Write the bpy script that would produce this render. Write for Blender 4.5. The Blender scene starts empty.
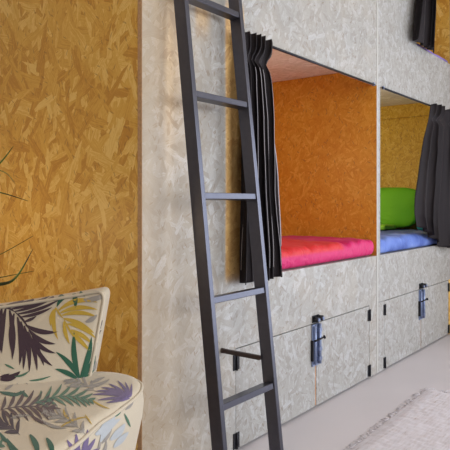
import bpy, bmesh, math, random
from mathutils import Vector, Matrix, noise
from mathutils.bvhtree import BVHTree
random.seed(7)
COL = bpy.context.scene.collection
PI = math.pi

# ------------------------------------------------------------------ camera frame
F = 600.0; CX = 225.0; HY = 202.0; CH = 0.906; D = 1.3
FW = Vector((0.7904, 0.6126, 0)).normalized(); RT = Vector((FW.y, -FW.x, 0)); UP = Vector((0, 0, 1))
EYE = Vector((0, -D, CH))
def ray(x, y): return (FW + RT*((x-CX)/F) + UP*((HY-y)/F))
def at_t(x, y, t): return EYE + ray(x, y)*t
def at_Y(x, y, Y):
    r = ray(x, y); return EYE + r*((Y+D)/r.y)
def cw(r, t, z): return Vector((0, -D, 0)) + RT*r + FW*t + UP*z

# ------------------------------------------------------------------ helpers
def tag(o, label=None, cat=None, group=None, kind=None):
    if label: o['label'] = label
    if cat: o['category'] = cat
    if group: o['group'] = group
    if kind: o['kind'] = kind
    return o
def empty(name, loc, label, cat, group=None):
    o = bpy.data.objects.new(name, None); COL.objects.link(o); o.location = loc
    o.empty_display_size = .05
    return tag(o, label, cat, group)
def link(name, bm, mats, parent=None, smooth=False, origin=None):
    """mesh given in world coordinates; origin moves the object's origin"""
    if not isinstance(mats, (list, tuple)): mats = [mats]
    me = bpy.data.meshes.new(name)
    bmesh.ops.recalc_face_normals(bm, faces=bm.faces) if not bm.get('x') else None
    off = Vector((0, 0, 0))
    if parent is not None:
        p = parent
        while p is not None: off += Vector(p.location); p = p.parent
    loc = Vector(origin)-off if origin is not None else Vector((0, 0, 0))
    bmesh.ops.translate(bm, verts=bm.verts, vec=-(off+loc))
    bm.to_mesh(me); bm.free()
    for m in mats: me.materials.append(m)
    if smooth:
        for p in me.polygons: p.use_smooth = True
    o = bpy.data.objects.new(name, me); COL.objects.link(o)
    o.location = loc
    if parent is not None: o.parent = parent
    return o
class BM:
    """bmesh collector"""
    def __init__(s): s.bm = bmesh.new()
    def box(s, x0, x1, y0, y1, z0, z1, M=None, mi=0):
        vs = [s.bm.verts.new((M @ Vector(c)) if M else c) for c in
              ((x0,y0,z0),(x1,y0,z0),(x1,y1,z0),(x0,y1,z0),(x0,y0,z1),(x1,y0,z1),(x1,y1,z1),(x0,y1,z1))]
        for f in ((3,2,1,0),(4,5,6,7),(0,1,5,4),(1,2,6,5),(2,3,7,6),(3,0,4,7)):
            fc = s.bm.faces.new([vs[i] for i in f]); fc.material_index = mi
        return s
    def tube(s, pts, r, n=8, cap=True, mi=0):
        pts = [Vector(p) for p in pts]; rings = []
        for i, p in enumerate(pts):
            a = pts[max(i-1, 0)]; b = pts[min(i+1, len(pts)-1)]
            d = (b-a).normalized()
            u = d.orthogonal().normalized() if not rings else None
            if rings:
                u = (lastu - d*lastu.dot(d)).normalized()
            lastu = u
            v = d.cross(u); rr = r[i] if isinstance(r, (list, tuple)) else r
            rings.append([s.bm.verts.new(p + u*math.cos(2*PI*k/n)*rr + v*math.sin(2*PI*k/n)*rr) for k in range(n)])
        for a, b in zip(rings, rings[1:]):
            for k in range(n):
                f = s.bm.faces.new((a[k], a[(k+1) % n], b[(k+1) % n], b[k])); f.smooth = True; f.material_index = mi
        if cap:
            s.bm.faces.new(rings[0][::-1]); s.bm.faces.new(rings[-1])
        return s
    def bevel(s, w, seg=2):
        bmesh.ops.bevel(s.bm, geom=list(s.bm.edges), offset=w, segments=seg, affect='EDGES', profile=.5)
        return s
def bm_get(self, k): return None
def _link(name, B, mats, parent=None, smooth=False, origin=None):
    bm = B.bm if isinstance(B, BM) else B
    me_m = mats if isinstance(mats, (list, tuple)) else [mats]
    bmesh.ops.recalc_face_normals(bm, faces=bm.faces)
    off = Vector((0, 0, 0)); p = parent
    while p is not None: off += Vector(p.location); p = p.parent
    loc = Vector(origin)-off if origin is not None else Vector((0, 0, 0))
    bmesh.ops.translate(bm, verts=bm.verts, vec=-(off+loc))
    me = bpy.data.meshes.new(name)
    if smooth:
        for f in bm.faces: f.smooth = True
    bm.to_mesh(me); bm.free()
    for m in me_m: me.materials.append(m)
    o = bpy.data.objects.new(name, me); COL.objects.link(o); o.location = loc
    if parent is not None: o.parent = parent
    return o
link = _link

def rounded_box(sx, sy, sz, r, nx=14, ny=14, nz=6):
    """box centred on 0 with full sizes; radius r, dense rounded rims"""
    bm = bmesh.new(); h = Vector((sx/2, sy/2, sz/2))
    def coords(hh, n):
        e = [hh - r*(1-math.sin(a*PI/8)) for a in range(5)]          # rim
        inner = [(-1+2*i/n)*(hh-r) for i in range(1, n)]
        return [-v for v in e[::-1]] + inner + e
    C = [coords(h[i], (nx, ny, nz)[i]) for i in range(3)]
    cache = {}
    def vert(i, j, k):
        key = (i, j, k)
        if key not in cache:
            p = Vector((C[0][i], C[1][j], C[2][k]))
            q = Vector([max(-(h[a]-r), min(h[a]-r, p[a])) for a in range(3)])
            d = p-q
            # push on the rounded rim
            m = max(abs(d.x), abs(d.y), abs(d.z))
            if m > 1e-9 and d.length > 1e-9: p = q + d.normalized()*m
            cache[key] = bm.verts.new(p)
        return cache[key]
    N = [len(c)-1 for c in C]
    for ax in range(3):
        a, b = [(1, 2), (2, 0), (0, 1)][ax]
        for side in (0, N[ax]):
            for i in range(N[a]):
                for j in range(N[b]):
                    q = []
                    for di, dj in ((0, 0), (1, 0), (1, 1), (0, 1)):
                        idx = [0, 0, 0]; idx[ax] = side; idx[a] = i+di; idx[b] = j+dj
                        q.append(vert(*idx))
                    f = bm.faces.new(q if side else q[::-1]); f.smooth = True
    return bm

# ------------------------------------------------------------------ materials
def srgb(r, g, b):
    f = lambda c: (c/255/12.92) if c/255 <= .04045 else ((c/255+.055)/1.055)**2.4
    return (f(r), f(g), f(b), 1)
class NT:
    def __init__(s, name):
        s.m = bpy.data.materials.new(name); s.m.use_nodes = True; s.t = s.m.node_tree; s.n = s.t.nodes
        s.b = s.n['Principled BSDF']
    def node(s, typ, ins=None, **kw):
        nd = s.n.new(typ)
        for k, v in kw.items(): setattr(nd, k, v)
        for k, v in (ins or {}).items(): s.put(nd.inputs[k], v)
        return nd
    def put(s, sock, v):
        if isinstance(v, bpy.types.NodeSocket): s.t.links.new(v, sock)
        else: sock.default_value = v
    def math(s, op, a, b=0.0, c=0.0, clamp=False):
        nd = s.n.new('ShaderNodeMath'); nd.operation = op; nd.use_clamp = clamp
        s.put(nd.inputs[0], a); s.put(nd.inputs[1], b); s.put(nd.inputs[2], c); return nd.outputs[0]
    def mix(s, f, a, b, typ='MIX'):
        nd = s.n.new('ShaderNodeMix'); nd.data_type = 'RGBA'; nd.blend_type = typ
        s.put(nd.inputs[0], f); s.put(nd.inputs[6], a); s.put(nd.inputs[7], b); return nd.outputs[2]
    def ramp(s, f, stops, interp='LINEAR'):
        nd = s.n.new('ShaderNodeValToRGB'); nd.color_ramp.interpolation = interp
        el = nd.color_ramp.elements
        while len(el) < len(stops): el.new(.5)
        for e, (p, c) in zip(el, stops): e.position = p; e.color = c
        s.put(nd.inputs[0], f); return nd.outputs[0]
    def remap(s, v, a, b, c=0.0, d=1.0, smooth=True):
        nd = s.n.new('ShaderNodeMapRange'); nd.interpolation_type = 'SMOOTHSTEP' if smooth else 'LINEAR'
        for i, q in enumerate((v, a, b, c, d)): s.put(nd.inputs[i], q)
        return nd.outputs[0]
def simple(name, col, rough=.5, metal=0., bump=0., bscale=60., spec=.5, var=0., sheen=0.):
    t = NT(name); t.b.inputs['Roughness'].default_value = rough; t.b.inputs['Metallic'].default_value = metal
    t.b.inputs['Specular IOR Level'].default_value = spec
    co = t.node('ShaderNodeTexCoord').outputs['Object']
    nz = t.node('ShaderNodeTexNoise', {'Vector': co, 'Scale': bscale, 'Detail': 4.})
    d = tuple(c*(1-var) for c in col[:3])+(1,); l = tuple(min(1, c*(1+var)) for c in col[:3])+(1,)
    t.put(t.b.inputs['Base Color'], t.ramp(nz.outputs[0], [(.3, d), (.7, l)]))
    if bump:
        bp = t.node('ShaderNodeBump', {'Height': nz.outputs[0], 'Strength': bump, 'Distance': .002})
        t.put(t.b.inputs['Normal'], bp.outputs[0])
    if sheen: t.b.inputs['Sheen Weight'].default_value = sheen
    return t.m

def osb(name, plane, stops, seed=0., chip=(.085, .024), rough=.5, fleck=(.25, .12, .04, 1), fleckf=.7,
        spec=.4, wash=None, bump=.15, edge=.12, finish=None, grain=1.1, dirs=(0.3, 1.25, 2.0, 2.75, 0.85, 1.62, 2.4), rvar=0.):
    t = NT(name)
    co = t.node('ShaderNodeTexCoord').outputs['Object']
    sp = t.node('ShaderNodeSeparateXYZ', {0: co})
    ax = {'XZ': (0, 2), 'YZ': (1, 2), 'XY': (0, 1)}[plane]
    u, v = sp.outputs[ax[0]], sp.outputs[ax[1]]
    cb = t.node('ShaderNodeCombineXYZ', {0: u, 1: v}).outputs[0]
    wz = t.node('ShaderNodeTexNoise', {'Vector': cb, 'Scale': 16., 'Detail': 3.})
    off = t.node('ShaderNodeVectorMath', {0: wz.outputs['Color'], 1: (.5, .5, .5)}, operation='SUBTRACT')
    sc = t.node('ShaderNodeVectorMath', {0: off.outputs[0], 3: .014}, operation='SCALE')
    vec = t.node('ShaderNodeVectorMath', {0: cb, 1: sc.outputs[0]}, operation='ADD').outputs[0]
    best = None; tone = None; edg = None
    for k, th in enumerate(dirs):
        s = (1.0, .72, 1.25, .9, 1.1, .6, .8)[k % 7]
        mp = t.node('ShaderNodeMapping', {'Vector': vec}, vector_type='TEXTURE')
        mp.inputs['Location'].default_value = (seed+k*1.37, k*2.11-seed, 0)
        mp.inputs['Rotation'].default_value = (0, 0, th)
        mp.inputs['Scale'].default_value = (chip[0]*s, chip[1]*s, 1)
        vo = t.node('ShaderNodeTexVoronoi', {'Vector': mp.outputs[0], 'Scale': 1., 'Randomness': .85}, voronoi_dimensions='2D', distance='CHEBYCHEV')
        c = t.node('ShaderNodeSeparateColor', {0: vo.outputs['Color']})
        gm = t.node('ShaderNodeVectorMath', {0: mp.outputs[0], 1: (1.4, 7., 1.)}, operation='MULTIPLY').outputs[0]
        gn = t.node('ShaderNodeTexNoise', {'Vector': gm, 'Scale': 1., 'Detail': 2.}, noise_dimensions='2D').outputs[0]
        pr = c.outputs[0]; tn = t.math('ADD', c.outputs[1], t.math('MULTIPLY', t.math('SUBTRACT', gn, .5), grain))
        ds = t.math('MULTIPLY', vo.outputs['Distance'], .9)
        if best is None: best, tone, edg = pr, tn, ds
        else:
            sel = t.math('GREATER_THAN', pr, best)
            mx = t.node('ShaderNodeMix', {0: sel, 2: tone, 3: tn}); tone = mx.outputs[0]
            mx = t.node('ShaderNodeMix', {0: sel, 2: edg, 3: ds}); edg = mx.outputs[0]
            best = t.math('MAXIMUM', best, pr)
    # grain streaks in the chips + broad variation
    n2 = t.node('ShaderNodeTexNoise', {'Vector': vec, 'Scale': 95., 'Detail': 3., 'Roughness': .6})
    n3 = t.node('ShaderNodeTexNoise', {'Vector': cb, 'Scale': 5., 'Detail': 3.})
    tv = t.math('ADD', tone, t.math('MULTIPLY', t.math('SUBTRACT', n2.outputs[0], .5), .6))
    tv = t.math('ADD', tv, t.math('MULTIPLY', t.math('SUBTRACT', n3.outputs[0], .5), .5))
    tv = t.math('SUBTRACT', tv, t.math('MULTIPLY', t.remap(edg, .45, .9), edge))
    colr = t.ramp(tv, stops)
    # dark slivers
    fl = None
    for k, (th, thr) in enumerate(((1.2, .975), (2.1, .98), (.5, .985))):
        mp = t.node('ShaderNodeMapping', {'Vector': vec}, vector_type='TEXTURE')
        mp.inputs['Location'].default_value = (seed*2+k, 3.3*k, 0); mp.inputs['Rotation'].default_value = (0, 0, th)
        mp.inputs['Scale'].default_value = (.026, .006, 1)
        vo = t.node('ShaderNodeTexVoronoi', {'Vector': mp.outputs[0], 'Scale': 1.}, voronoi_dimensions='2D')
        c = t.node('ShaderNodeSeparateColor', {0: vo.outputs['Color']})
        f = t.math('MULTIPLY', t.math('GREATER_THAN', c.outputs[0], thr), t.remap(vo.outputs['Distance'], .5, .3))
        fl = f if fl is None else t.math('MAXIMUM', fl, f)
    colr = t.mix(t.math('MULTIPLY', fl, fleckf), colr, fleck)
    if finish: colr = finish(t, colr, u, v, n3.outputs[0], tone)
    t.put(t.b.inputs['Base Color'], colr)
    t.b.inputs['Specular IOR Level'].default_value = spec
    if rvar: t.put(t.b.inputs['Roughness'], t.math('ADD', t.math('MULTIPLY', tone, -rvar), rough+rvar*.5))
    else: t.b.inputs['Roughness'].default_value = rough
    if bump:
        bp = t.node('ShaderNodeBump', {'Height': tone, 'Strength': bump, 'Distance': .0012})
        t.put(t.b.inputs['Normal'], bp.outputs[0])
    return t.m

NAT = [(0.0, srgb(188, 136, 54)), (.3, srgb(206, 158, 68)), (.65, srgb(213, 168, 78)), (1., srgb(228, 192, 112))]
ORG = [(0.0, srgb(188, 124, 34)), (.35, srgb(197, 136, 42)), (.75, srgb(201, 143, 48)), (1., srgb(212, 158, 68))]
OLV = [(0.0, srgb(188, 148, 48)), (.4, srgb(202, 166, 60)), (.7, srgb(208, 174, 70)), (1., srgb(218, 190, 92))]
WSH = [(0.0, srgb(148, 144, 139)), (.4, srgb(158, 155, 151)), (.75, srgb(162, 160, 157)), (1., srgb(179, 179, 180))]

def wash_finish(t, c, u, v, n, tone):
    """whitewash tinted warm yellow in upright bands left of the first opening"""
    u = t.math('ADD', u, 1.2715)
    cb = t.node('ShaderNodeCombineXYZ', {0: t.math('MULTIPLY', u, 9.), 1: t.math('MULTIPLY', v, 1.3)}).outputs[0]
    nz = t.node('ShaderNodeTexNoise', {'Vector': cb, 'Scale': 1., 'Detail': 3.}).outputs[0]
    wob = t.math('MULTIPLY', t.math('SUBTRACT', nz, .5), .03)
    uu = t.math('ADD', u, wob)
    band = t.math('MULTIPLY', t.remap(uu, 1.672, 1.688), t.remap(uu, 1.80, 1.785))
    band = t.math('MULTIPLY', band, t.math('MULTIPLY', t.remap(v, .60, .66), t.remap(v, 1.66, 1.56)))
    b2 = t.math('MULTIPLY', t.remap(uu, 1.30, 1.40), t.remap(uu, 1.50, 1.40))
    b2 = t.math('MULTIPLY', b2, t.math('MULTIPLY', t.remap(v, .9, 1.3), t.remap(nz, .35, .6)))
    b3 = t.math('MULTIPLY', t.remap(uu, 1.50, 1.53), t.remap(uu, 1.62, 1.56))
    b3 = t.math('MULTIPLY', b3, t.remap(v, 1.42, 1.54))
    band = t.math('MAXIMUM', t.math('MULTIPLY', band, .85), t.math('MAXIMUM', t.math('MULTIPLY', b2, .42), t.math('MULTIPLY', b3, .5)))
    bare = t.ramp(tone, [(0, srgb(186, 136, 64)), (1, srgb(222, 178, 104))])  # warm yellow tones of the bands
    # slightly yellower towards the left, plus random blotches
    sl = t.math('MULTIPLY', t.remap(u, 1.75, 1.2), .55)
    thin = t.math('ADD', t.math('MULTIPLY', t.remap(n, .35, .7), .12), sl)  # amount of the beige tint
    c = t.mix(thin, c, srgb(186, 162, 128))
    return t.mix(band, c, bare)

M = {}
M['osb_end'] = osb('natural_osb_end', 'YZ', NAT, seed=3.1, chip=(.12, .030), rough=.45, edge=.2, fleckf=.5)
M['osb_orange'] = osb('amber_osb', 'YZ', ORG, seed=5.7, chip=(.05, .012), rough=.45, fleckf=.65, edge=.1)
M['osb_back_o'] = osb('amber_osb_back', 'XZ', ORG, seed=5.7, chip=(.05, .012), rough=.45, fleckf=.65, edge=.1)
M['osb_olive'] = osb('yellow_osb', 'YZ', OLV, seed=8.7, chip=(.05, .012), rough=.5, fleckf=.65, edge=.1)
M['osb_back_y'] = osb('yellow_osb_back', 'XZ', OLV, seed=8.7, chip=(.05, .012), rough=.5, fleckf=.65, edge=.1)
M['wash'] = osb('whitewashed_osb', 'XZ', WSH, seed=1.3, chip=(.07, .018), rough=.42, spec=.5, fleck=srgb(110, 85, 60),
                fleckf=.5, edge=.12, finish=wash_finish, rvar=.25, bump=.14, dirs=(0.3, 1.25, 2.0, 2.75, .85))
M['wash_plain'] = osb('whitewashed_osb_plain', 'XZ', WSH, seed=4.3, chip=(.065, .016), rough=.42, spec=.5, fleck=srgb(110, 85, 60),
                fleckf=.5, edge=.12, rvar=.25, bump=.14)
M['wash_ceiling'] = osb('whitewashed_osb_ceiling', 'XY', [(0, srgb(206, 200, 186)), (.4, srgb(216, 211, 198)), (.7, srgb(222, 218, 206)), (1, srgb(234, 231, 222))], seed=2.3, rough=.5, fleckf=.3)
M['edge'] = simple('raw_board_edge', srgb(176, 140, 104), .7, var=.18, bscale=120, bump=.3)
M['pale_edge'] = simple('pale_board_edge', srgb(178, 175, 170), .6, var=.04, bscale=80)
M['bare_edge'] = simple('bare_joint_edge', srgb(206, 140, 82), .7, var=.1)
M['floor'] = simple('grey_screed_floor', srgb(198, 191, 193), .42, var=.03, bscale=3.0, spec=.4)
M['wall'] = simple('painted_wall', srgb(215, 208, 198), .8, var=.02)
M['ladder'] = simple('dark_steel', srgb(86, 86, 96), .33, metal=.85, var=.05, spec=.6)
M['strut'] = simple('dark_bar', srgb(58, 44, 40), .5, metal=.3)
M['black_metal'] = simple('black_iron', srgb(38, 38, 44), .4, metal=.6)
M['zinc'] = simple('zinc_steel', srgb(128, 140, 172), .35, metal=.45, var=.06)
M['rust'] = simple('rusty_brass', srgb(150, 92, 50), .5, metal=.4)
M['curtain'] = simple('charcoal_curtain', srgb(38, 33, 36), .7, var=.1, bscale=300, bump=.3, sheen=.0, spec=.2)
M['hem_and_highlight'] = simple('pale_hem_and_highlight', srgb(170, 166, 172), .8)  # for the hem, and for the highlight painted along fold crests
M['wood_leg'] = simple('dark_wood', srgb(80, 56, 38), .5)

# ------------------------------------------------------------------ room shell
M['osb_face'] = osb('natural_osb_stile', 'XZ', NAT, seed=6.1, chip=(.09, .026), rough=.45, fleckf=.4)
def struct(name, B, m): return tag(link(name, B, m), kind='structure')
RX0, RX1, RY0, RY1, RZ = -1.9, 4.30, -4.2, 2.06, 3.1
struct('floor', BM().box(RX0, RX1, RY0, RY1, -.1, 0), M['floor'])
M['dark_wall'] = simple('dark_timber_wall', srgb(84, 66, 52), .7, var=.1)
struct('ceiling', BM().box(RX0, RX1, RY0, RY1, RZ, RZ+.1), M['wall'])
struct('wall_left', BM().box(RX0-.1, RX0, RY0, RY1, 0, RZ), M['dark_wall'])
WR = (-3.6, -1.0, .12, 2.0)
struct('wall_right', BM().box(RX1, RX1+.1, RY0, WR[0], 0, RZ).box(RX1, RX1+.1, WR[1], RY1, 0, RZ)
       .box(RX1, RX1+.1, WR[0], WR[1], 0, WR[2]).box(RX1, RX1+.1, WR[0], WR[1], WR[3], RZ), M['wall'])
f = BM()
for y in (WR[0], (WR[0]+WR[1])/2-.025, WR[1]-.05): f.box(RX1+.02, RX1+.07, y, y+.05, WR[2], WR[3])
f.box(RX1+.021, RX1+.069, WR[0], WR[1], WR[2], WR[2]+.05).box(RX1+.021, RX1+.069, WR[0], WR[1], WR[3]-.05, WR[3])
struct('window_3', f, M['wall'])
struct('wall_back', BM().box(RX0, RX1, RY1, RY1+.1, 0, RZ), M['wall'])
WIN = [(-1.3, .5), (1.6, 3.8)]; WZ0, WZ1 = .8, 2.5
wf = BM()
xs = [RX0, WIN[0][0], WIN[0][1], WIN[1][0], WIN[1][1], RX1]
for i in (0, 2, 4): wf.box(xs[i], xs[i+1], RY0-.1, RY0, 0, RZ)
for a, b in WIN: wf.box(a, b, RY0-.1, RY0, 0, WZ0); wf.box(a, b, RY0-.1, RY0, WZ1, RZ)
struct('wall_front', wf, M['wall'])
for i, (a, b) in enumerate(WIN):
    f = BM()
    for x in (a, (a+b)/2-.025, b-.05): f.box(x, x+.05, RY0-.07, RY0-.02, WZ0, WZ1)
    f.box(a, b, RY0-.069, RY0-.021, WZ0, WZ0+.05); f.box(a, b, RY0-.069, RY0-.021, WZ1-.05, WZ1)
    struct('window_%d' % (i+1), f, M['wall'])

# ------------------------------------------------------------------ bunk units
TF = .018            # face board
OPT, OPB = 1.5175, .624; CEIL = 1.612; DT = .374
def hinge(xc, z0, door, wide):
    b = BM(); h = .056
    b.box(xc-wide/2, xc-.003, -.003, 0.0, z0, z0+h); b.box(xc+.003, xc+wide/2, -.003, 0.0, z0, z0+h)
    b.tube([(xc, -.005, z0-.001), (xc, -.005, z0+h+.001)], .0045, 8)
    for sx in (-1, 1):
        for kz in (.2, .8): b.tube([(xc+sx*wide*.32, -.0045, z0+h*kz), (xc+sx*wide*.32, -.002, z0+h*kz)], .003, 6)
    return link('hinge', b, M['black_metal'], door)
def bolt(xc, unit, door):
    """surface barrel bolt across the joint of the two doors, its keeper on the board above"""
    k = BM()
    k.box(xc-.034, xc+.022, -.005, 0, .379, .410)
    k.tube([(xc-.022, -.004, .394), (xc-.022, -.024, .394)], .012, 12)
    k.tube([(xc+.012, -.004, .397), (xc+.012, -.028, .397)], .012, 12)
    k.box(xc-.022, xc+.012, -.022, -.012, .388, .402)
    kp = link('bolt_keeper', k, M['black_metal'], unit)
    n = BM()
    for x, z in ((-.022, .394), (.012, .397)): n.tube([(xc+x, -.024 if x < 0 else -.028, z), (xc+x, -.03 if x < 0 else -.033, z)], .0075, 12)
    link('bolt_rivet', n, M['zinc'], kp)
    b = BM()
    b.box(xc-.040, xc-.014, -.006, 0, .190, .372)
    b.box(xc-.008, xc+.024, -.006, 0, .190, .372)
    body = link('bolt', b, M['zinc'], door)
    r = BM(); r.tube([(xc+.010, -.014, .198), (xc+.010, -.014, .372)], .0075, 10)
    for z in (.22, .262, .345): r.box(xc-.002, xc+.022, -.020, -.006, z-.008, z+.008)
    r.tube([(xc-.026, -.011, .20), (xc-.026, -.011, .366)], .006, 10)
    rr = link('bolt_rod', r, M['zinc'], door)
    h = BM(); h.tube([(xc-.036, -.016, .303), (xc+.012, -.022, .308), (xc+.022, -.028, .312)], .0045, 8)
    h.tube([(xc+.022, -.028, .312), (xc+.026, -.031, .313)], .008, 10)
    h.box(xc-.046, xc-.040, -.012, 0, .215, .305)
    link('bolt_handle', h, M['black_metal'], door)

def unit(x0, x1, op, hinges, label, wide, upper=None, end=False, inner='o'):
    u = empty('built_in_bunk', (x0, 0, 0), label, 'bunk bed', None)
    o0, o1 = op; h0, mid, h1 = hinges
    mw = M['osb_orange'] if inner == 'o' else M['osb_olive']; mb = M['osb_back_o'] if inner == 'o' else M['osb_back_y']
    H = 3.08
    # face boards, each a sheet of its own with real joints
    f = BM()
    f.box(x0, o0, 0, TF, DT+.002, H)
    if h0 < o0: f.box(x0, h0-.002, 0, TF, .006, DT+.002)
    f.box(o0, o1, 0, TF, DT+.002, OPB)
    if upper:
        a, b, zb, zt = upper
        f.box(o0, a, 0, TF, OPT, H)
        f.box(a, o1, 0, TF, OPT, zb); f.box(a, o1, 0, TF, zt, H)
    else: f.box(o0, o1, 0, TF, OPT, H)
    f.box(o1, x1, 0, TF, DT+.002, OPB); f.box(o1, x1, 0, TF, OPT, H)
    if end: f.box(h1+.002, x1, 0, TF, .006, DT+.002)
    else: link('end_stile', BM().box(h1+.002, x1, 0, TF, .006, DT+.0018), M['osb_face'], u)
    if o0 <= h0 and h0-x0 > .01 and not (h0 < o0): f.box(x0, h0-.002, 0, TF, .006, DT)
    # x-facing edges take the raw-edge material
    f.bm.faces.ensure_lookup_table()
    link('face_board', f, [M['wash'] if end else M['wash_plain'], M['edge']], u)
    if end:
        ob = [o for o in u.children if o.name.startswith('face_board')][0]
    if end:
        link('board_edge', BM().box(x0-.0015, x0, .0005, TF, 0, H), M['edge'], u)
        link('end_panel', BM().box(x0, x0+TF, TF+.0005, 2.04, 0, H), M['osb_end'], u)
        link('inner_panel', BM().box(o0-.03, o0-.012, TF+.001, 2.0, OPB, CEIL), mw, u)
    else:
        link('inner_panel', BM().box(x0+.002, o0, TF+.001, 2.0, OPB, CEIL), mw, u)
    link('divider', BM().box(o1, x1-.002, 0, TF+.001, OPB, OPT).box(o1, x1-.002, TF+.001, 2.0, .012, CEIL), mw, u)
    link('divider_edge', BM().box(o1+.001, x1-.001, -.0015, -.0001, .006, H), M['pale_edge'], u)
    link('back_panel', BM().box(x0+.02, x1-.03, 2.001, 2.018, OPB, CEIL), mb, u)
    link('bunk_ceiling', BM().box(x0+.02, x1-.002, TF+.001, 2.0, CEIL+.001, CEIL+.02), M['wash_ceiling'], u)
    link('bed_base', BM().box(x0+.02, x1-.002, TF+.001, 2.0, OPB-.03, OPB-.001), M['pale_edge'], u)
    link('cleat', BM().box(o1-.025, o1-.0005, .05, 1.98, OPT+.002, CEIL), mw, u) if inner != 'o' else None
    if upper:
        a, b, zb, zt = upper
        link('upper_panel', BM().box(b+.001, b+.02, TF+.001, 2.0, zb-.02, zt+.02), M['osb_end'], u)
        link('upper_panel', BM().box(a-.02, a-.001, TF+.001, 2.0, zb-.02, zt+.02), M['osb_olive'], u)
        link('upper_back', BM().box(a, b, 1.98, 2.0, zb-.02, zt+.02), M['osb_back_y'], u)
        link('upper_base', BM().box(a, b, TF+.001, 1.98, zb-.02, zb-.002), M['pale_edge'], u)
    doors = []
    for (a, b, hx) in ((h0, mid-.004, h0), (mid+.004, h1, h1)):
        d = BM().box(a+.001, b-.001, .0005, TF, .010, DT-.002)
        o = link('door', d, M['wash_plain'], u); doors.append(o)
        for z in (.298, .014): hinge(hx, z, o, wide)
    # the raw strip seen in the joint between the doors
    link('joint_strip', BM().box(mid-.0036, mid+.0036, .003, TF, .012, DT-.004), M['bare_edge'], u)
    bolt(mid, u, doors[0])
    return u
X1 = 1.2715; XM = 2.995; X2 = 4.276
uA = unit(X1, XM, (1.80, 2.974), (1.742, 2.330, 2.884),
          'whitewashed chipboard bunk with pink bed, behind the leaning ladder', .036, end=True, inner='o')
uB = unit(XM+.001, X2, (3.022, 4.25), (3.080, 3.634, 4.162),
          'whitewashed chipboard bunk with blue bed below and a second opening above', .030,
          upper=(3.56, 4.249, 1.85, 2.75), inner='y')

# curtain rails
def rail(xa, xb, z, label):
    b = BM(); b.tube([(xa, -.010, z), (xb, -.010, z)], .005, 10)
    e = empty('curtain_rail', (xa, -.01, z), label, 'rail')
    link('rod', b, M['black_metal'], e)
    for x in (xa+.012, xb-.012): link('bracket', BM().box(x-.006, x+.006, -.014, -.002, z-.006, z+.010), M['zinc'], e)
    return e
rail(1.78, 2.93, 1.512, 'thin dark curtain rail over the pink bed')
rail(3.03, 4.26, 1.512, 'thin dark curtain rail over the blue bed')
rail(3.46, 4.26, 2.765, 'curtain rail over the upper opening above the blue bed')

# ------------------------------------------------------------------ curtains
def interp(tab, v):
    for (a, x), (b, y) in zip(tab, tab[1:]):
        if v <= b: 
            k = (v-a)/(b-a) if b > a else 0; k = max(0, min(1, k)); return x+(y-x)*k
    return tab[-1][1]
def curtain(name, zt, zp, left, right, bottom, nf, amp, ybase, label, seed, spread=None, pale_lines=False):
    """zt top, zp gathered line; left/right: tables over w (0 top..1 bottom) -> X; bottom(s)->Z"""
    rnd = random.Random(seed)
    ph = [rnd.uniform(-.5, .5) for _ in range(nf*2+3)]
    e = empty(name, (interp(left, 0), ybase, zt), label, 'curtain')
    bm = bmesh.new(); NS, NW = nf*12, 60; g = []
    for j in range(NW+1):
        w = j/NW; row = []
        for i in range(NS+1):
            s = i/NS
            zb = bottom(s); z = zt+(zb-zt)*w
            xl, xr = interp(left, w), interp(right, w)
            dz = zt-z; dp = (zt-zp)
            pinch = math.exp(-((dz-dp)/.022)**2)
            # folds: uneven spacing, deepening downward
            q = s*nf + .28*math.sin(s*nf*1.7+seed) + .10*math.sin(5*w+s*9+seed)
            fold = math.sin(2*PI*q); sharp = math.copysign(abs(fold)**.75, fold)
            head = 1.0 if dz < dp else 0
            a = amp*1.15*(1-.72*pinch)*(.75+.25*math.sin(s*11+seed))*(.55+.45*min(1, dz/.3) if not head else .8)
            y = ybase - a*(sharp*.5+.5) - .004*noise.noise(Vector((s*5, w*4, seed)))
            x = xl+(xr-xl)*s + (.25*a*math.sin(4*PI*q+1.0))
            zz = z
            if head: zz += .008*math.sin(2*PI*q*1.0+1)*(1-dz/dp)
            row.append(bm.verts.new((x, y, zz)))
        g.append(row)
    for j in range(NW):
        for i in range(NS):
            f = bm.faces.new((g[j][i], g[j][i+1], g[j+1][i+1], g[j+1][i])); f.smooth = True
    edge = [g[j][-1].co.copy() for j in range(0, NW+1, 2)]; g0 = [[v.co.copy() for v in r] for r in g]
    o = link('curtain_cloth', bm, M['curtain'], e, smooth=True)
    md = o.modifiers.new('thickness', 'SOLIDIFY'); md.thickness = .0022; md.offset = 0
    if pale_lines:
        for q0 in (.16, .34, .52, .70, .86):  # pale strips on the crests: highlight of lit folds put in as colour
            ii = int(q0*NS)
            ii = min(range(max(0, ii-5), min(NS, ii+6)), key=lambda k: g0[20][k].y)
            b = BM(); b.tube([g0[j][ii]+Vector((.0, -.0018, 0)) for j in range(3 if ii % 2 else 8, 58)], .0011, 6)
            link('fold_highlight', b, M['hem_and_highlight'], e)
        b = BM(); b.tube([p+Vector((.001, -.003, 0)) for p in edge[9:27]], .0028, 6)
        link('hem', b, M['hem_and_highlight'], e)
    return e
Xat = lambda x, Y: at_Y(x, 202, Y).x
Zat = lambda x, y, Y: at_Y(x, y, Y).z
YC = -.020
T1, B1 = Zat(242, 33, YC), Zat(262, 279, YC)
def tab(pts, yt, yb): return [((y-yt)/(yb-yt), Xat(x, YC-.02)) for x, y in pts]
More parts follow.
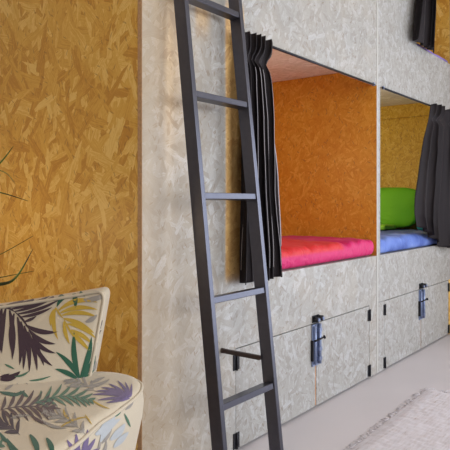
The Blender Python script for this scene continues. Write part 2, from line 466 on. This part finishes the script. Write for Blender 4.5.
curtain('curtain', T1, T1-.085, tab([(241.5, 33), (242.5, 60), (242, 150), (241, 279)], 33, 279),
        tab([(273, 33), (272.5, 44), (269.5, 60), (272, 75), (273.5, 105), (276, 190), (281.5, 250), (282.5, 279)], 33, 279),
        lambda s: Zat(262, 279, YC) + .002*math.sin(s*30), 6, .045, YC,
        'dark charcoal curtain gathered beside the pink bed, behind the ladder', 2.0, pale_lines=True)
def bot2(s):
    pts = [(0, Zat(420, 226, YC)), (.14, Zat(424, 230, YC)), (.38, Zat(437, 240, YC)), (.55, Zat(441, 246, YC)), (1, Zat(450, 249, YC))]
    return interp(pts, s)
T2 = Zat(440, 108, YC)
curtain('curtain', T2, T2-.09, [(0, Xat(433.5, YC-.02)), (.14, Xat(431.5, YC-.02)), (.3, Xat(427, YC-.02)), (.5, Xat(423, YC-.02)),
        (.78, Xat(418.5, YC-.02)), (.9, Xat(418, YC-.02)), (1, Xat(420, YC-.02))], [(0, 4.20), (1, 4.21)],
        bot2, 5, .05, YC, 'dark charcoal curtain drawn to the right of the blue bed', 5.0)
curtain('curtain', 2.78, 2.70, [(0, 3.56), (.5, 3.53), (1, Xat(413.5, YC-.02))], [(0, 3.86), (1, Xat(437.5, YC-.02))],
        lambda s: 1.846-.002*s+.012*(1-s)*0, 5, .05, YC, 'dark curtain hanging at the upper opening above the blue bed', 8.0)

# ------------------------------------------------------------------ bedding
def sheet_mat(name, c1, c2, c3=None, scale=3., rough=.65):
    t = NT(name); co = t.node('ShaderNodeTexCoord').outputs['Object']
    n = t.node('ShaderNodeTexNoise', {'Vector': co, 'Scale': scale, 'Detail': 1.}).outputs[0]
    f = t.node('ShaderNodeTexNoise', {'Vector': co, 'Scale': 400., 'Detail': 1.}).outputs[0]
    col = t.ramp(n, [(.40, c1), (.56, c2)] + ([(.72, c3)] if c3 else []))
    t.put(t.b.inputs['Base Color'], col); t.b.inputs['Roughness'].default_value = rough
    t.b.inputs['Sheen Weight'].default_value = .03
    mp = t.node('ShaderNodeMapping', {'Vector': co}); mp.inputs['Scale'].default_value = (14, 5, 10)
    wv = t.node('ShaderNodeTexNoise', {'Vector': mp.outputs[0], 'Scale': 1., 'Detail': 2., 'Distortion': 1.2}).outputs[0]
    bq = t.node('ShaderNodeBump', {'Height': wv, 'Strength': .55, 'Distance': .02}); t.put(t.b.inputs['Normal'], bq.outputs[0])
    return t.m
def pink_mat():
    """sheet printed red on one side and magenta on the other"""
    t = NT('red_and_pink_sheet'); co = t.node('ShaderNodeTexCoord').outputs['Object']
    sp = t.node('ShaderNodeSeparateXYZ', {0: co})
    n = t.node('ShaderNodeTexNoise', {'Vector': co, 'Scale': 5., 'Detail': 2.}).outputs[0]
    v = t.math('ADD', sp.outputs[0], t.math('MULTIPLY', t.math('SUBTRACT', n, .5), .12))
    v = t.math('SUBTRACT', v, t.math('MULTIPLY', t.math('ADD', sp.outputs[1], .95), .25))
    f = t.remap(v, .20, .28)
    z = t.remap(sp.outputs[2], .045, .065)
    red = t.mix(0., srgb(206, 32, 40), srgb(206, 32, 40))
    col = t.mix(t.math('MAXIMUM', f, t.math('SUBTRACT', 1., z)), red, srgb(200, 20, 100))
    t.put(t.b.inputs['Base Color'], col); t.b.inputs['Roughness'].default_value = .6
    t.b.inputs['Sheen Weight'].default_value = .03
    mp = t.node('ShaderNodeMapping', {'Vector': co}); mp.inputs['Scale'].default_value = (14, 5, 10)
    wv = t.node('ShaderNodeTexNoise', {'Vector': mp.outputs[0], 'Scale': 1., 'Detail': 2., 'Distortion': 1.2}).outputs[0]
    bq = t.node('ShaderNodeBump', {'Height': wv, 'Strength': .55, 'Distance': .02}); t.put(t.b.inputs['Normal'], bq.outputs[0])
    return t.m
def mattress(name, x0, x1, y0, y1, z0, z1, r, m, label, seed, wr=.006, nx=60, ny=60):
    c = Vector(((x0+x1)/2, (y0+y1)/2, (z0+z1)/2))
    bm = rounded_box(x1-x0, y1-y0, z1-z0, r, nx, ny, 5)
    for v in bm.verts:
        p = v.co
        up = max(0, min(1, (p.z+(z1-z0)/2)/(z1-z0)))
        n = abs(noise.noise(Vector((p.x*9+seed, p.y*3.2, seed)))) + .6*abs(noise.noise(Vector((p.x*19, p.y*7+seed, 2))))
        v.co.z += -wr*2.2*n*up + wr*1.0*up
        if p.y < -(y1-y0)/2+r: v.co.y -= wr*.9*noise.noise(Vector((p.x*24+seed, 0, p.z*12)))*up
        v.co += c
    e = link(name, bm, m, None, smooth=True, origin=(c.x, c.y, z0))
    return tag(e, label, 'mattress')
pk = pink_mat()
mattress('mattress', 1.80, 2.970, .003, 1.97, .6255, .708, .034, pk, 'mattress in a bright pink and red sheet behind the ladder', 1.0, .011)
blu = sheet_mat('blue_sheet', srgb(74, 98, 172), srgb(96, 122, 196), srgb(128, 150, 212), 6.)
mattress('mattress', 3.03, 4.20, .003, 1.97, .6255, .706, .034, blu, 'mattress in a blue sheet in the right lower bunk', 4.0, .013)
pur = sheet_mat('purple_sheet', srgb(120, 96, 168), srgb(140, 116, 190), None, 4.)
mattress('mattress', 3.58, 4.23, .022, 1.9, 1.8505, 1.885, .016, pur, 'purple mattress just showing in the upper opening', 6.0, .004, 20, 20)
def pillow(name, c, size, rot, m, label, seed):
    bm = bmesh.new(); bmesh.ops.create_uvsphere(bm, u_segments=48, v_segments=24, radius=1)
    R = Matrix.Rotation(rot[2], 3, 'Z') @ Matrix.Rotation(rot[1], 3, 'Y') @ Matrix.Rotation(rot[0], 3, 'X')
    for v in bm.verts:
        d = v.co.copy()
        rr = max(1e-6, (abs(d.x)**7+abs(d.y)**7)**(1/7))
        h = math.hypot(d.x, d.y); s = h/rr if rr > 1e-5 else 1
        x, y = d.x*s, d.y*s
        zz = math.copysign(abs(d.z)**.75, d.z)
        zz *= 1+.12*noise.noise(Vector((x*2.2+seed, y*2.2, seed)))
        v.co = R @ Vector((x*size[0]/2, y*size[1]/2, zz*size[2]/2)) + Vector(c)
    o = link(name, bm, m, None, smooth=True, origin=c)
    return tag(o, label, 'pillow')
grn = sheet_mat('green_pillowcase', srgb(92, 186, 26), srgb(110, 200, 36), None, 3.)
tel = sheet_mat('teal_pillowcase', srgb(40, 150, 170), srgb(60, 165, 185), None, 3.)
# upright pillows leaning on the far side board: local x = along Y, y = height, z = thickness
pillow('pillow', (4.126, .59, .866), (.30, .78, .11), (0, math.radians(-72), 0), grn, 'plump green pillow leaning at the far end of the blue bed', 1.)
pillow('pillow', (4.13, .115, .824), (.24, .17, .09), (0, math.radians(-72), 0), tel, 'small teal pillow between the green pillow and the curtain', 3.)
lime = sheet_mat('lime_blanket', srgb(120, 196, 40), srgb(138, 210, 60), None, 3.)
o = rounded_box(.20, .50, .036, .016, 16, 20, 3)
for v in o.verts: v.co += Vector((3.92, .56, .733)) + Vector((0, 0, .004*noise.noise(v.co*9)))
tag(link('blanket', o, lime, None, smooth=True, origin=(3.92, .56, .712)), 'folded lime green blanket lying in front of the green pillow', 'blanket')

# ------------------------------------------------------------------ ladder
def stand(z): return .252 - .1125*z         # stand-off of the front edge from the wall
lad = empty('ladder', (1.51, -.25, 0), 'tall dark steel ladder leaning against the whitewashed boards', 'ladder')
XL, XR, RD, RTK = 1.382, 1.672, .046, .019
ang = math.atan(.1125)
ZT = 2.20
for x in (XL, XR):
    b = BM(); bm = b.bm
    vs = []
    for z in (0.0, ZT):
        yf = -stand(z)
        for xx, yy in ((x-RTK/2, yf), (x+RTK/2, yf), (x+RTK/2, yf+RD), (x-RTK/2, yf+RD)): vs.append(bm.verts.new((xx, yy, z)))
    for f in ((3,2,1,0),(4,5,6,7),(0,1,5,4),(1,2,6,5),(2,3,7,6),(3,0,4,7)): bm.faces.new([vs[i] for i in f])
    b.bevel(.0018, 2)
    link('rail', b, M['ladder'], lad)
for k in range(7):
    z = .300 + .3125*k
    yf = -stand(z)+.004
    Mx = Matrix.Translation((0, yf, z)) @ Matrix.Rotation(-ang, 4, 'X')
    b = BM().box(XL+RTK/2, XR-RTK/2, 0, .036, -.010, .010, Mx); b.bevel(.0015, 1)
    link('rung', b, M['ladder'], lad)
b = BM(); zs = .385
b.box(1.652, 1.664, -stand(zs)+RD-.002, -.001, zs-.007, zs+.007)
b.tube([(1.658, -.012, zs), (1.658, -.001, zs)], .009, 12)
link('wall_bracket', b, M['strut'], lad)

# a thin scratch line drawn low on the boards left of the ladder
# ------------------------------------------------------------------ rug
def rug():
    mt = NT('white_rag_weave'); co = mt.node('ShaderNodeTexCoord').outputs['Object']
    mp = mt.node('ShaderNodeMapping', {'Vector': co}); mp.inputs['Scale'].default_value = (14, 120, 30)
    n = mt.node('ShaderNodeTexNoise', {'Vector': mp.outputs[0], 'Scale': 1., 'Detail': 4.}).outputs[0]
    mt.put(mt.b.inputs['Base Color'], mt.ramp(n, [(.22, srgb(160, 138, 126)), (.34, srgb(196, 188, 190)), (.6, srgb(208, 203, 208))]))
    mt.b.inputs['Roughness'].default_value = .95
    p0 = at_y = lambda x, y: (lambda r: EYE + r*(-(CH-.012)/r.z))(ray(x, y))
    A = p0(426, 387); Bp = p0(338, 456)                # far-left corner, and along the left edge
    dv = (Bp-A); L = 1.5; dv.normalize(); du = Vector((-dv.y, dv.x, 0))
    if du.dot(RT) < 0: du = -du
    W = .95
    e = empty('rug', (A+dv*L/2+du*W/2)*1, 'white shaggy rag rug on the grey floor', 'rug')
    e.location.z = 0
    ML = Matrix(((du.x, dv.x, 0, A.x), (du.y, dv.y, 0, A.y), (0, 0, 1, 0), (0, 0, 0, 1)))
    bm = bmesh.new(); nu, nv = 90, 150; g = []
    for j in range(nv+1):
        row = []
        for i in range(nu+1):
            u, v = i/nu*W, j/nv*L
            ed = min(u, W-u, v, L-v)
            jag = .010*noise.noise(Vector((v*60, 0, 3))) if i in (0, nu) else 0
            z = .0025 + .0085*min(1, ed/.05) + .004*noise.noise(Vector((u*14, v*90, 0))) + .003*noise.noise(Vector((u*60, v*60, 4)))
            row.append(bm.verts.new(ML @ Vector((u+jag, v, max(.002, z)))))
        g.append(row)
    for j in range(nv):
        for i in range(nu): bm.faces.new((g[j][i], g[j][i+1], g[j+1][i+1], g[j+1][i])).smooth = True
    # skirt down to the floor
    rim = [g[0][i] for i in range(nu+1)]+[g[j][nu] for j in range(1, nv+1)]+[g[nv][i] for i in range(nu-1, -1, -1)]+[g[j][0] for j in range(nv-1, 0, -1)]
    lo = [bm.verts.new((v.co.x, v.co.y, .0005)) for v in rim]
    for i in range(len(rim)): bm.faces.new((rim[i], rim[(i+1) % len(rim)], lo[(i+1) % len(rim)], lo[i]))
    link('weave', bm, mt.m, e)
    rnd = random.Random(4); fb = BM()
    for i in range(300):
        u = rnd.uniform(0, W); end = rnd.random() < .4
        ln = rnd.uniform(.012, .04)
        if end: a = (u, .004, .003); c = (u+rnd.uniform(-.015, .015), -ln, .003)
        else: v = rnd.uniform(0, L); a = (.004, v, .003); c = (-ln*.6, v+rnd.uniform(-.012, .012), .003)
        a, c = ML @ Vector(a), ML @ Vector(c)
        fb.tube([a, (a+c)/2+Vector((0, 0, .002)), c], [.0014, .0012, .0008], 5)
    f = link('fringe', fb, mt.m, e); f['kind'] = 'stuff'
rug()

# ------------------------------------------------------------------ armchair
SC = .95
def fab(name, c): return simple(name, c, .85, var=.04, bscale=500, bump=.15, sheen=.15, spec=.2)
FM = [fab('cream_linen', srgb(190, 178, 158)), fab('print_aubergine', srgb(64, 48, 56)), fab('print_mustard', srgb(176, 146, 58)),
      fab('print_green', srgb(44, 84, 66)), fab('print_violet', srgb(104, 90, 124)), fab('print_grey', srgb(142, 136, 130)),
      fab('print_sage', srgb(72, 106, 86)), fab('print_brown', srgb(80, 60, 60)), fab('print_pale_blue', srgb(168, 172, 176))]
CREAM, AUB, MUS, GRN, VIO, GRY, SAGE, BRN, PBL = range(9)
CR, CT = -.68, 1.70           # chair origin in the camera's floor frame before scaling
def ch(a, v, z):              # chair frame: a to the right, v forward (towards camera), z height at scale 1 (camera height CH)
    return cw((CR+a)*SC, (CT-v)*SC, CH-(CH-z)*SC)
chair = empty('armchair', cw((CR)*SC, (CT-.3)*SC, 0), 'cream armchair printed with palm leaves by the bare chipboard wall', 'armchair')

def leaf_strip(bm, bvh, poly, mi, lift=.0012, origin=None, seg=12):
    """poly: centreline px points + width px; drapes a tapered leaflet onto the surface"""
    (x0, y0), (x1, y1), bend, wd = poly
    dx, dy = x1-x0, y1-y0; L = math.hypot(dx, dy); nx, ny = -dy/L, dx/L
    rows = []
    for i in range(seg+1):
        t = i/seg; b = bend*L*4*t*(1-t)
        cx, cy = x0+dx*t+nx*b, y0+dy*t+ny*b
        w = wd/2*(math.sin(PI*min(1, (t*.93+.05)))**.7)*(1 if t < .5 else (1-.25*(t-.5)*2))
        if i == seg: w = .02
        row = []
        for s in (-1, -.33, .33, 1):
            r = ray(cx+nx*w*s, cy+ny*w*s).normalized()
            hit = bvh.ray_cast(EYE, r)
            if hit[0] is None: row = None; break
            nrm = hit[1] if hit[1].dot(r) < 0 else -hit[1]
            row.append(hit[0]+nrm*lift)
        rows.append(row)
    for a, b in zip(rows, rows[1:]):
        if a is None or b is None: continue
        if (a[0]-b[0]).length > .03: continue
        va = [bm.verts.new(p) for p in a]; vb = [bm.verts.new(p) for p in b]
        for k in range(3):
            f = bm.faces.new((va[k], va[k+1], vb[k+1], vb[k])); f.material_index = mi; f.smooth = True
def frond(x0, y0, x1, y1, bend, n, ln, ang, wd, mi, side=0, endk=.5):
    """list of leaflet strips along a curved rachis (pixels)"""
    out = [((x0, y0), (x1, y1), bend, .9)]
    dx, dy = x1-x0, y1-y0; L = math.hypot(dx, dy); nx, ny = -dy/L, dx/L
    for i in range(n):
        t = (i+.5)/n
        b = bend*L*4*t*(1-t); px_, py_ = x0+dx*t+nx*b, y0+dy*t+ny*b
        slope = bend*4*(1-2*t); a0 = math.atan2(dy+ny*L*slope, dx+nx*L*slope)
        for s in ((-1, 1) if side == 0 else (side,)):
            a = a0+s*math.radians(ang*(1-.45*t))
            l = ln*(.65+.9*t*(1-t)*2)*(1 if t < .7 else 1-(t-.7)*(1-endk)/.3)
            out.append(((px_, py_), (px_+l*math.cos(a), py_+l*math.sin(a)), -.08*s, wd))
    return [(p, mi) for p in out]
def pts(c, sx, ox, oy, lst):  # leaflets given in zoom-crop pixels
    return [(((a/sx+ox, b/sx+oy), (d/sx+ox, e/sx+oy), bend, w), c) for a, b, d, e, bend, w in lst]

# --- seat
plan = [(0, .03), (.20, .02), (.335, .0), (.405, .025), (.448, .075), (.459, .14), (.452, .20), (.435, .265), (.418, .325), (.40, .375), (.367, .52), (.29, .635), (.17, .705), (0, .73)]
def spline(P, n=5):
    out = []
    Q = [(-P[1][0], P[1][1])]+P+[(-P[-2][0], P[-2][1])]
    for i in range(1, len(Q)-2):
        for k in range(n):
            t = k/n; p0, p1, p2, p3 = Q[i-1:i+3]
            out.append(tuple(.5*(2*p1[c]+(p2[c]-p0[c])*t+(2*p0[c]-5*p1[c]+4*p2[c]-p3[c])*t*t+(3*p1[c]-p0[c]-3*p2[c]+p3[c])*t**3) for c in (0, 1)))
    out.append(P[-1]); return out
half = spline(plan); outl = half + [(-a, v) for a, v in half[-2:0:-1]]
SZ = .42; CEN = (0, .34)
rings = [(.72, .10), (.90, .10), (.925, .14), (.955, .22), (.985, .29), (1.008, .34), (1.016, .375), (1.01, .40), (1.0, .417), (.985, .427), (.95, .430), (.85, .432), (.65, .432), (.4, .432), (.15, .432)]
bm = bmesh.new(); R_ = []
for s, z in rings:
    R_.append([bm.verts.new(ch(CEN[0]+(a-CEN[0])*s, CEN[1]+(v-CEN[1])*s, z + (.004*noise.noise(Vector((a*5, v*5, 1))) if s < .9 else 0))) for a, v in outl])
for A, B_ in zip(R_, R_[1:]):
    for i in range(len(outl)): bm.faces.new((A[i], A[(i+1) % len(outl)], B_[(i+1) % len(outl)], B_[i]))
bm.faces.new(R_[0][::-1]); bm.faces.new(R_[-1])
bmesh.ops.recalc_face_normals(bm, faces=bm.faces)
bvh = BVHTree.FromBMesh(bm)
S8 = 3.0
SEAT = []
SEAT += pts(VIO, S8, 0, 360, [(385,113,275,106,.06,3.2),(385,113,285,95,.08,3),(385,113,302,84,.08,3),(385,113,325,72,.06,3),(388,113,352,62,.05,3),(385,115,292,122,.03,3),(388,116,318,130,0,3),(390,112,375,66,.03,2.6),(392,110,395,72,0,2.4)])
SEAT += frond(33, 404, 92, 401, -.10, 8, 17, 48, 3.0, SAGE)
SEAT += pts(GRN, S8, 0, 360, [(0,97,52,102,.05,3.6),(30,108,75,92,.08,3.4),(60,95,85,112,0,3.6),(98,128,165,112,.08,3.2)])
SEAT += frond(-2, 411, 52, 409, -.06, 8, 19, 62, 3.6, BRN)
SEAT += pts(BRN, S8, 0, 360, [(90,160,150,195,.1,3),(110,150,185,148,-.05,3)])
SEAT += frond(86, 436, 44, 412, .10, 6, 15, 45, 3.4, GRY)
SEAT += frond(-4, 371, 34, 375, .06, 5, 15, 40, 3.0, GRY)
SEAT += frond(20, 436, -6, 420, .10, 5, 17, 50, 3.8, AUB)
SEAT += frond(96, 392, 66, 380, .08, 5, 12, 45, 2.6, GRY)
SEAT += pts(MUS, S8, 0, 360, [(190,150,215,185,.1,2.6),(275,120,330,148,.05,1.8),(180,205,265,172,-.08,2.2),(255,165,275,195,0,1.6)])
SEAT += pts(GRN, S8, 0, 360, [(20,238,75,292,.1,6),(90,225,115,290,-.08,6),(140,235,158,290,-.08,5.5),(30,262,60,300,0,6),(0,220,30,250,.1,4)])
SEAT += pts(GRY, S8, 0, 360, [(255,80,330,58,.08,3.4),(270,70,315,52,0,3),(120,178,200,205,.1,3.2),(30,178,95,168,-.08,3),(15,90,40,75,0,3),(200,80,262,74,.05,2)])
# side below the piping
SEAT += pts(VIO, S8, 0, 360, [(240,290,262,208,.06,5),(240,290,228,222,-.05,5),(240,290,200,240,-.05,5),(240,290,285,235,.05,4.5),(250,292,300,262,.03,4.5)])
SEAT += pts(PBL, S8, 0, 360, [(285,225,345,158,.1,8),(300,245,362,175,-.1,7),(330,240,375,190,.05,7),(295,215,322,175,.1,5),(340,262,385,215,0,6)])
SEAT += pts(GRY, S8, 0, 360, [(305,250,335,205,.05,3),(300,290,318,240,.1,3.4),(290,275,302,225,.05,2.4),(375,150,400,118,.1,2.6)])
SEAT += pts(SAGE, S8, 0, 360, [(345,170,362,140,.1,3),(390,200,372,160,0,2.5)])
# the print carries on around the parts of the seat the camera does not show
rq = random.Random(11)
for k in range(16):
    x, y, a = rq.uniform(-230, -20), rq.uniform(385, 560), rq.uniform(0, 2*PI)
    SEAT += frond(x, y, x+55*math.cos(a), y+30*math.sin(a), rq.uniform(-.12, .12), 7, 17, 50, 3.4, rq.choice([SAGE, VIO, BRN, GRY, MUS, GRN]))
for p, mi in SEAT: leaf_strip(bm, bvh, p, mi)
seat = link('seat', bm, FM, chair, smooth=True)
b = BM(); pipe = [ch(CEN[0]+(a-CEN[0])*1.006, CEN[1]+(v-CEN[1])*1.006, .415) for a, v in outl]
b.tube(pipe+[pipe[0]], .0042, 8, cap=False)
link('piping', b, FM[CREAM], chair)

# --- backrest
BW, BH, BT = .335, .236, .105
def bdef(p):
    """p: x across [-BW,BW], y thickness (+ = front), z up 0..BH"""
    w = p.z/BH
    a = p.x*(.90+.115*w)
    lean = -.10*w**1.1
    dip = .050*(abs(p.x)/BW)**1.15*max(0, w)**1.5
    cup = .020*(p.x/BW)**2
    crown = (.014*(1-(p.x/BW)**2)*math.sin(PI*min(1, w)) if p.y > 0 else 0)
    return ch(a, .035+lean+p.y+cup*(.3+.7*w)+crown+.085*max(0, 1-(p.x/BW)**2)*(1-max(0, min(1, w)-.35)/.65)*(1 if p.y > 0 else .3), .345+p.z+dip)
bm = rounded_box(2*BW, BT, BH+.02, .022, 28, 6, 18)
for v in bm.verts: v.co = bdef(v.co+Vector((0, 0, (BH+.02)/2)))
bmesh.ops.recalc_face_normals(bm, faces=bm.faces)
bvh = BVHTree.FromBMesh(bm); S7 = 4.09
BACK = []
BACK += pts(AUB, S7, 0, 280, [(0,105,62,132,-.06,2.4),(62,132,120,205,-.06,2.2),(120,205,165,292,-.03,1.8),
  (18,108,100,84,.03,3.4),(30,113,160,72,.03,3.6),(45,120,205,66,.04,3.6),(60,130,250,52,.05,3.4),(72,140,245,80,.05,3.4),(85,152,215,112,.05,3.4),
  (98,172,150,148,.05,3),(105,185,237,212,.10,5.2),(118,204,228,262,.12,5),(132,230,228,300,.12,4.6),(140,255,215,352,.10,4.6),
  (8,112,0,300,.02,5.2),(24,118,8,302,.04,5.4),(40,125,50,328,-.04,5.6),(58,138,52,310,.05,5.2),(72,152,80,350,-.05,5.2),(86,170,95,368,-.04,5),(100,188,120,378,-.04,4.8),
  (115,212,152,372,-.04,4.4),(128,238,180,352,-.04,4)])
BACK += pts(MUS, S7, 0, 280, [(228,112,262,160,.05,2),(262,160,330,262,.05,2.2),(228,115,238,245,.10,4.2),(222,120,208,190,.08,3.6),(240,125,400,92,-.14,4.8),(248,135,400,122,-.10,4.6),(255,145,398,152,-.10,4.4),
  (262,158,385,218,-.06,5),(275,180,392,240,-.10,4.4),(290,205,378,262,-.06,4.4),(300,215,372,292,.02,4.2),(262,170,285,262,.06,4)])
BACK += pts(GRN, S7, 0, 280, [(325,405,306,205,-.06,5.6),(322,400,228,294,.07,5.2),(328,400,374,232,.05,5.4),(318,405,225,364,.05,5),(335,402,388,300,.08,5.6),(345,405,385,365,.0,3),
  (298,48,232,112,.12,5),(300,46,308,116,-.06,5),(300,46,348,68,-.08,4.2),(262,56,232,80,0,2.5)])
BACK += pts(GRY, S7, 0, 280, [(342,82,428,56,.1,5.2),(350,172,398,142,.08,4.6),(360,385,392,330,.1,4),(350,90,420,75,0,3)])
BACK += pts(AUB, S7, 0, 280, [(0,408,84,374,.10,6.2),(0,432,85,436,.03,3.4),(0,398,40,384,.03,3),(412,205,398,262,.15,2.6),(408,280,396,345,-.1,2.6),(404,345,392,392,0,2.4),(417,165,410,200,.1,2.2)])
BACK += pts(SAGE, S7, 0, 280, [(60,395,120,372,.1,2.2),(120,412,210,392,.05,2),(20,345,60,365,0,2)])
for k in range(8):
    x, y, a = rq.uniform(-200, -25), rq.uniform(305, 380), rq.uniform(0, 2*PI)
    BACK += frond(x, y, x+50*math.cos(a), y+50*math.sin(a), rq.uniform(-.12, .12), 8, 22, 45, 3.6, rq.choice([AUB, MUS, GRN, GRY]))
for p, mi in BACK: leaf_strip(bm, bvh, p, mi)
back = link('backrest', bm, FM, chair, smooth=True)
def corner_path(y):
    P = []; r = .024
    for z in [i*.02 for i in range(int((BH-r)/.02)+1)]: P.append((BW-.003, y, z))
    for k in range(7): a = k/6*PI/2; P.append((BW-.003-r+r*math.cos(a), y, BH+.018-r+r*math.sin(a)))
    for i in range(1, 20): P.append((BW-r-(2*(BW-r))*i/20, y, BH+.018))
    L = [(-p[0], p[1], p[2]) for p in P[:-19]][::-1]
    return P+L
b = BM(); b.tube([bdef(Vector(p)) for p in corner_path(BT/2-.006)], .0045, 8)
link('piping', b, FM[CREAM], chair)
for a, v in ((-.28, .12), (.28, .12), (-.24, .56), (.24, .56)):
    p = ch(a, v, 0); zt = ch(0, 0, .11).z
    b = BM(); b.tube([(p.x, p.y, .0), (p.x, p.y, zt+.01)], [.014, .022], 12)
    link('leg', b, M['wood_leg'], chair)

# ------------------------------------------------------------------ plant
pl = empty('potted_palm', cw(-1.2, 1.76, 0), 'thin green arching palm leaves above the armchair back', 'plant')
lf = NT('palm_leaf_green'); co = lf.node('ShaderNodeTexCoord').outputs['Object']
nn = lf.node('ShaderNodeTexNoise', {'Vector': co, 'Scale': 14., 'Detail': 2.}).outputs[0]
lf.put(lf.b.inputs['Base Color'], lf.ramp(nn, [(.35, srgb(34, 44, 22)), (.65, srgb(78, 104, 40))])); lf.b.inputs['Roughness'].default_value = .45
lf = lf.m
def blade(P, w, thick=.0012):
    P = [Vector(p) for p in P]; bm = bmesh.new(); Q = []
    for i in range(len(P)-1):
        p0 = P[max(i-1, 0)]; p1 = P[i]; p2 = P[i+1]; p3 = P[min(i+2, len(P)-1)]
        for k in range(8):
            t = k/8; Q.append(.5*(2*p1+(p2-p0)*t+(2*p0-5*p1+4*p2-p3)*t*t+(3*p1-p0-3*p2+p3)*t**3))
    Q.append(P[-1]); n = len(Q)-1; prev = None
    for i, q in enumerate(Q):
        t = i/n; d = (Q[min(i+1, n)]-Q[max(i-1, 0)]).normalized()
        s = d.cross(FW).normalized(); up = s.cross(d).normalized()
        ww = w*(min(1, t*4+.3))*(1-t**2.2)+.0006
        row = [bm.verts.new(q+s*ww), bm.verts.new(q-up*ww*.45), bm.verts.new(q-s*ww), bm.verts.new(q-up*(ww*.45-thick))]
        if prev:
            for k in range(4): bm.faces.new((prev[k], prev[(k+1) % 4], row[(k+1) % 4], row[k])).smooth = True
        prev = row
    return bm
top = cw(-1.2, 1.76, .62)
LV = [([(-70, 240, 1.72), (-25, 186, 1.72), (0, 163, 1.72), (13.5, 146, 1.70)], .0042),
      ([(-70, 205, 1.72), (-30, 188, 1.70), (0, 192.5, 1.69), (28, 201, 1.66)], .0026),
      ([(-60, 285, 1.72), (-30, 284, 1.70), (2, 284, 1.69), (17, 276, 1.68), (33, 249, 1.68)], .0060),
      ([(-60, 290, 1.72), (-20, 264, 1.72), (5, 252, 1.70), (33, 236, 1.69)], .0010),
      ([(-60, 296, 1.72), (-20, 282, 1.72), (8, 276, 1.70), (34, 271, 1.69)], .0012),
      ([(-80, 230, 1.72), (-90, 180, 1.70), (-110, 120, 1.69), (-150, 70, 1.66)], .005),
      ([(-80, 240, 1.72), (-110, 200, 1.70), (-150, 180, 1.66), (-200, 190, 1.5)], .005),
      ([(-60, 175, 1.72), (-20, 168, 1.70), (4, 172, 1.70), (14, 182, 1.69)], .0010)]
for L_, w in LV:
    P = [top] + [at_t(*p) for p in L_[0:]]
    link('leaf', blade(P, w), lf, pl)
b = BM(); base = cw(-1.2, 1.76, 0)
prof = [(.085, 0), (.10, .05), (.118, .20), (.122, .22), (.112, .22), (.108, .19)]
n = 28; prev = None; bm = b.bm
for r, z in prof:
    row = [bm.verts.new(base+Vector((r*math.cos(2*PI*k/n), r*math.sin(2*PI*k/n), z))) for k in range(n)]
    if prev:
        for k in range(n): bm.faces.new((prev[k], prev[(k+1) % n], row[(k+1) % n], row[k])).smooth = True
    else: bm.faces.new(row[::-1])
    prev = row
bm.faces.new(prev)
link('pot', b, simple('terracotta', srgb(160, 96, 66), .8), pl)
b = BM(); b.tube([base+Vector((0, 0, .185)), base+Vector((.01, 0, .4)), top], [.014, .012, .008], 10)
link('stem', b, simple('palm_stem', srgb(104, 90, 58), .8), pl)

# ------------------------------------------------------------------ light
def area(name, loc, rot, sx, sy, power, col):
    l = bpy.data.lights.new(name, 'AREA'); l.shape = 'RECTANGLE'; l.size = sx; l.size_y = sy; l.energy = power; l.color = col
    o = bpy.data.objects.new(name, l); o.location = loc; o.rotation_euler = rot; COL.objects.link(o); return o
for i, (a, b_) in enumerate(WIN):
    area('window_daylight', ((a+b_)/2, RY0-.01, (WZ0+WZ1)/2), (math.radians(90), 0, 0), b_-a-.1, WZ1-WZ0-.1, (60, 95)[i], (.92, .96, 1.0))
area('window_daylight', (RX1-.01, (WR[0]+WR[1])/2, (WR[2]+WR[3])/2), (0, math.radians(90), 0), WR[3]-WR[2]-.1, WR[1]-WR[0]-.1, 60, (.80, .88, 1.0))
l = bpy.data.lights.new('warm_lamp', 'POINT'); l.energy = 3.2; l.color = (1, .72, .38); l.shadow_soft_size = .07
o = bpy.data.objects.new('warm_lamp', l); o.location = (.80, .62, .80); COL.objects.link(o)
l = bpy.data.lights.new('upper_warm_fill', 'POINT'); l.energy = 27; l.color = (1, .86, .66); l.shadow_soft_size = .15  # unseen fill light added to warm the upper boards
o = bpy.data.objects.new('upper_warm_fill', l); o.location = (-.3, -.8, 2.7); COL.objects.link(o)
for nm, loc, pw in (('bunk_fill', (2.0, .5, 1.12), 5.), ('bunk_fill', (3.25, .7, 1.15), 9.), ('bunk_fill', (3.7, 1.0, 2.6), 6.)):  # unseen fill lights added inside the bunks to brighten them
    l = bpy.data.lights.new(nm, 'POINT'); l.energy = pw; l.color = (1, .8, .55); l.shadow_soft_size = .06
    o = bpy.data.objects.new(nm, l); o.location = loc; COL.objects.link(o)
w = bpy.data.worlds.new('world'); bpy.context.scene.world = w; w.use_nodes = True
w.node_tree.nodes['Background'].inputs[0].default_value = (.75, .82, .95, 1); w.node_tree.nodes['Background'].inputs[1].default_value = .6

# ------------------------------------------------------------------ camera
cd = bpy.data.cameras.new('camera'); cam = bpy.data.objects.new('camera', cd); COL.objects.link(cam)
cam.location = EYE; cam.rotation_euler = (PI/2, 0, math.atan2(FW.y, FW.x)-PI/2)
cd.sensor_width = 36; cd.lens = F/450*36; cd.shift_y = -(225-HY)/450; cd.clip_start = .05
sc = bpy.context.scene; sc.camera = cam
sc.view_settings.view_transform = 'Standard'; sc.view_settings.look = 'None'
sc.view_settings.gamma = 1; sc.view_settings.use_curve_mapping = False; sc.view_settings.exposure = -0.08
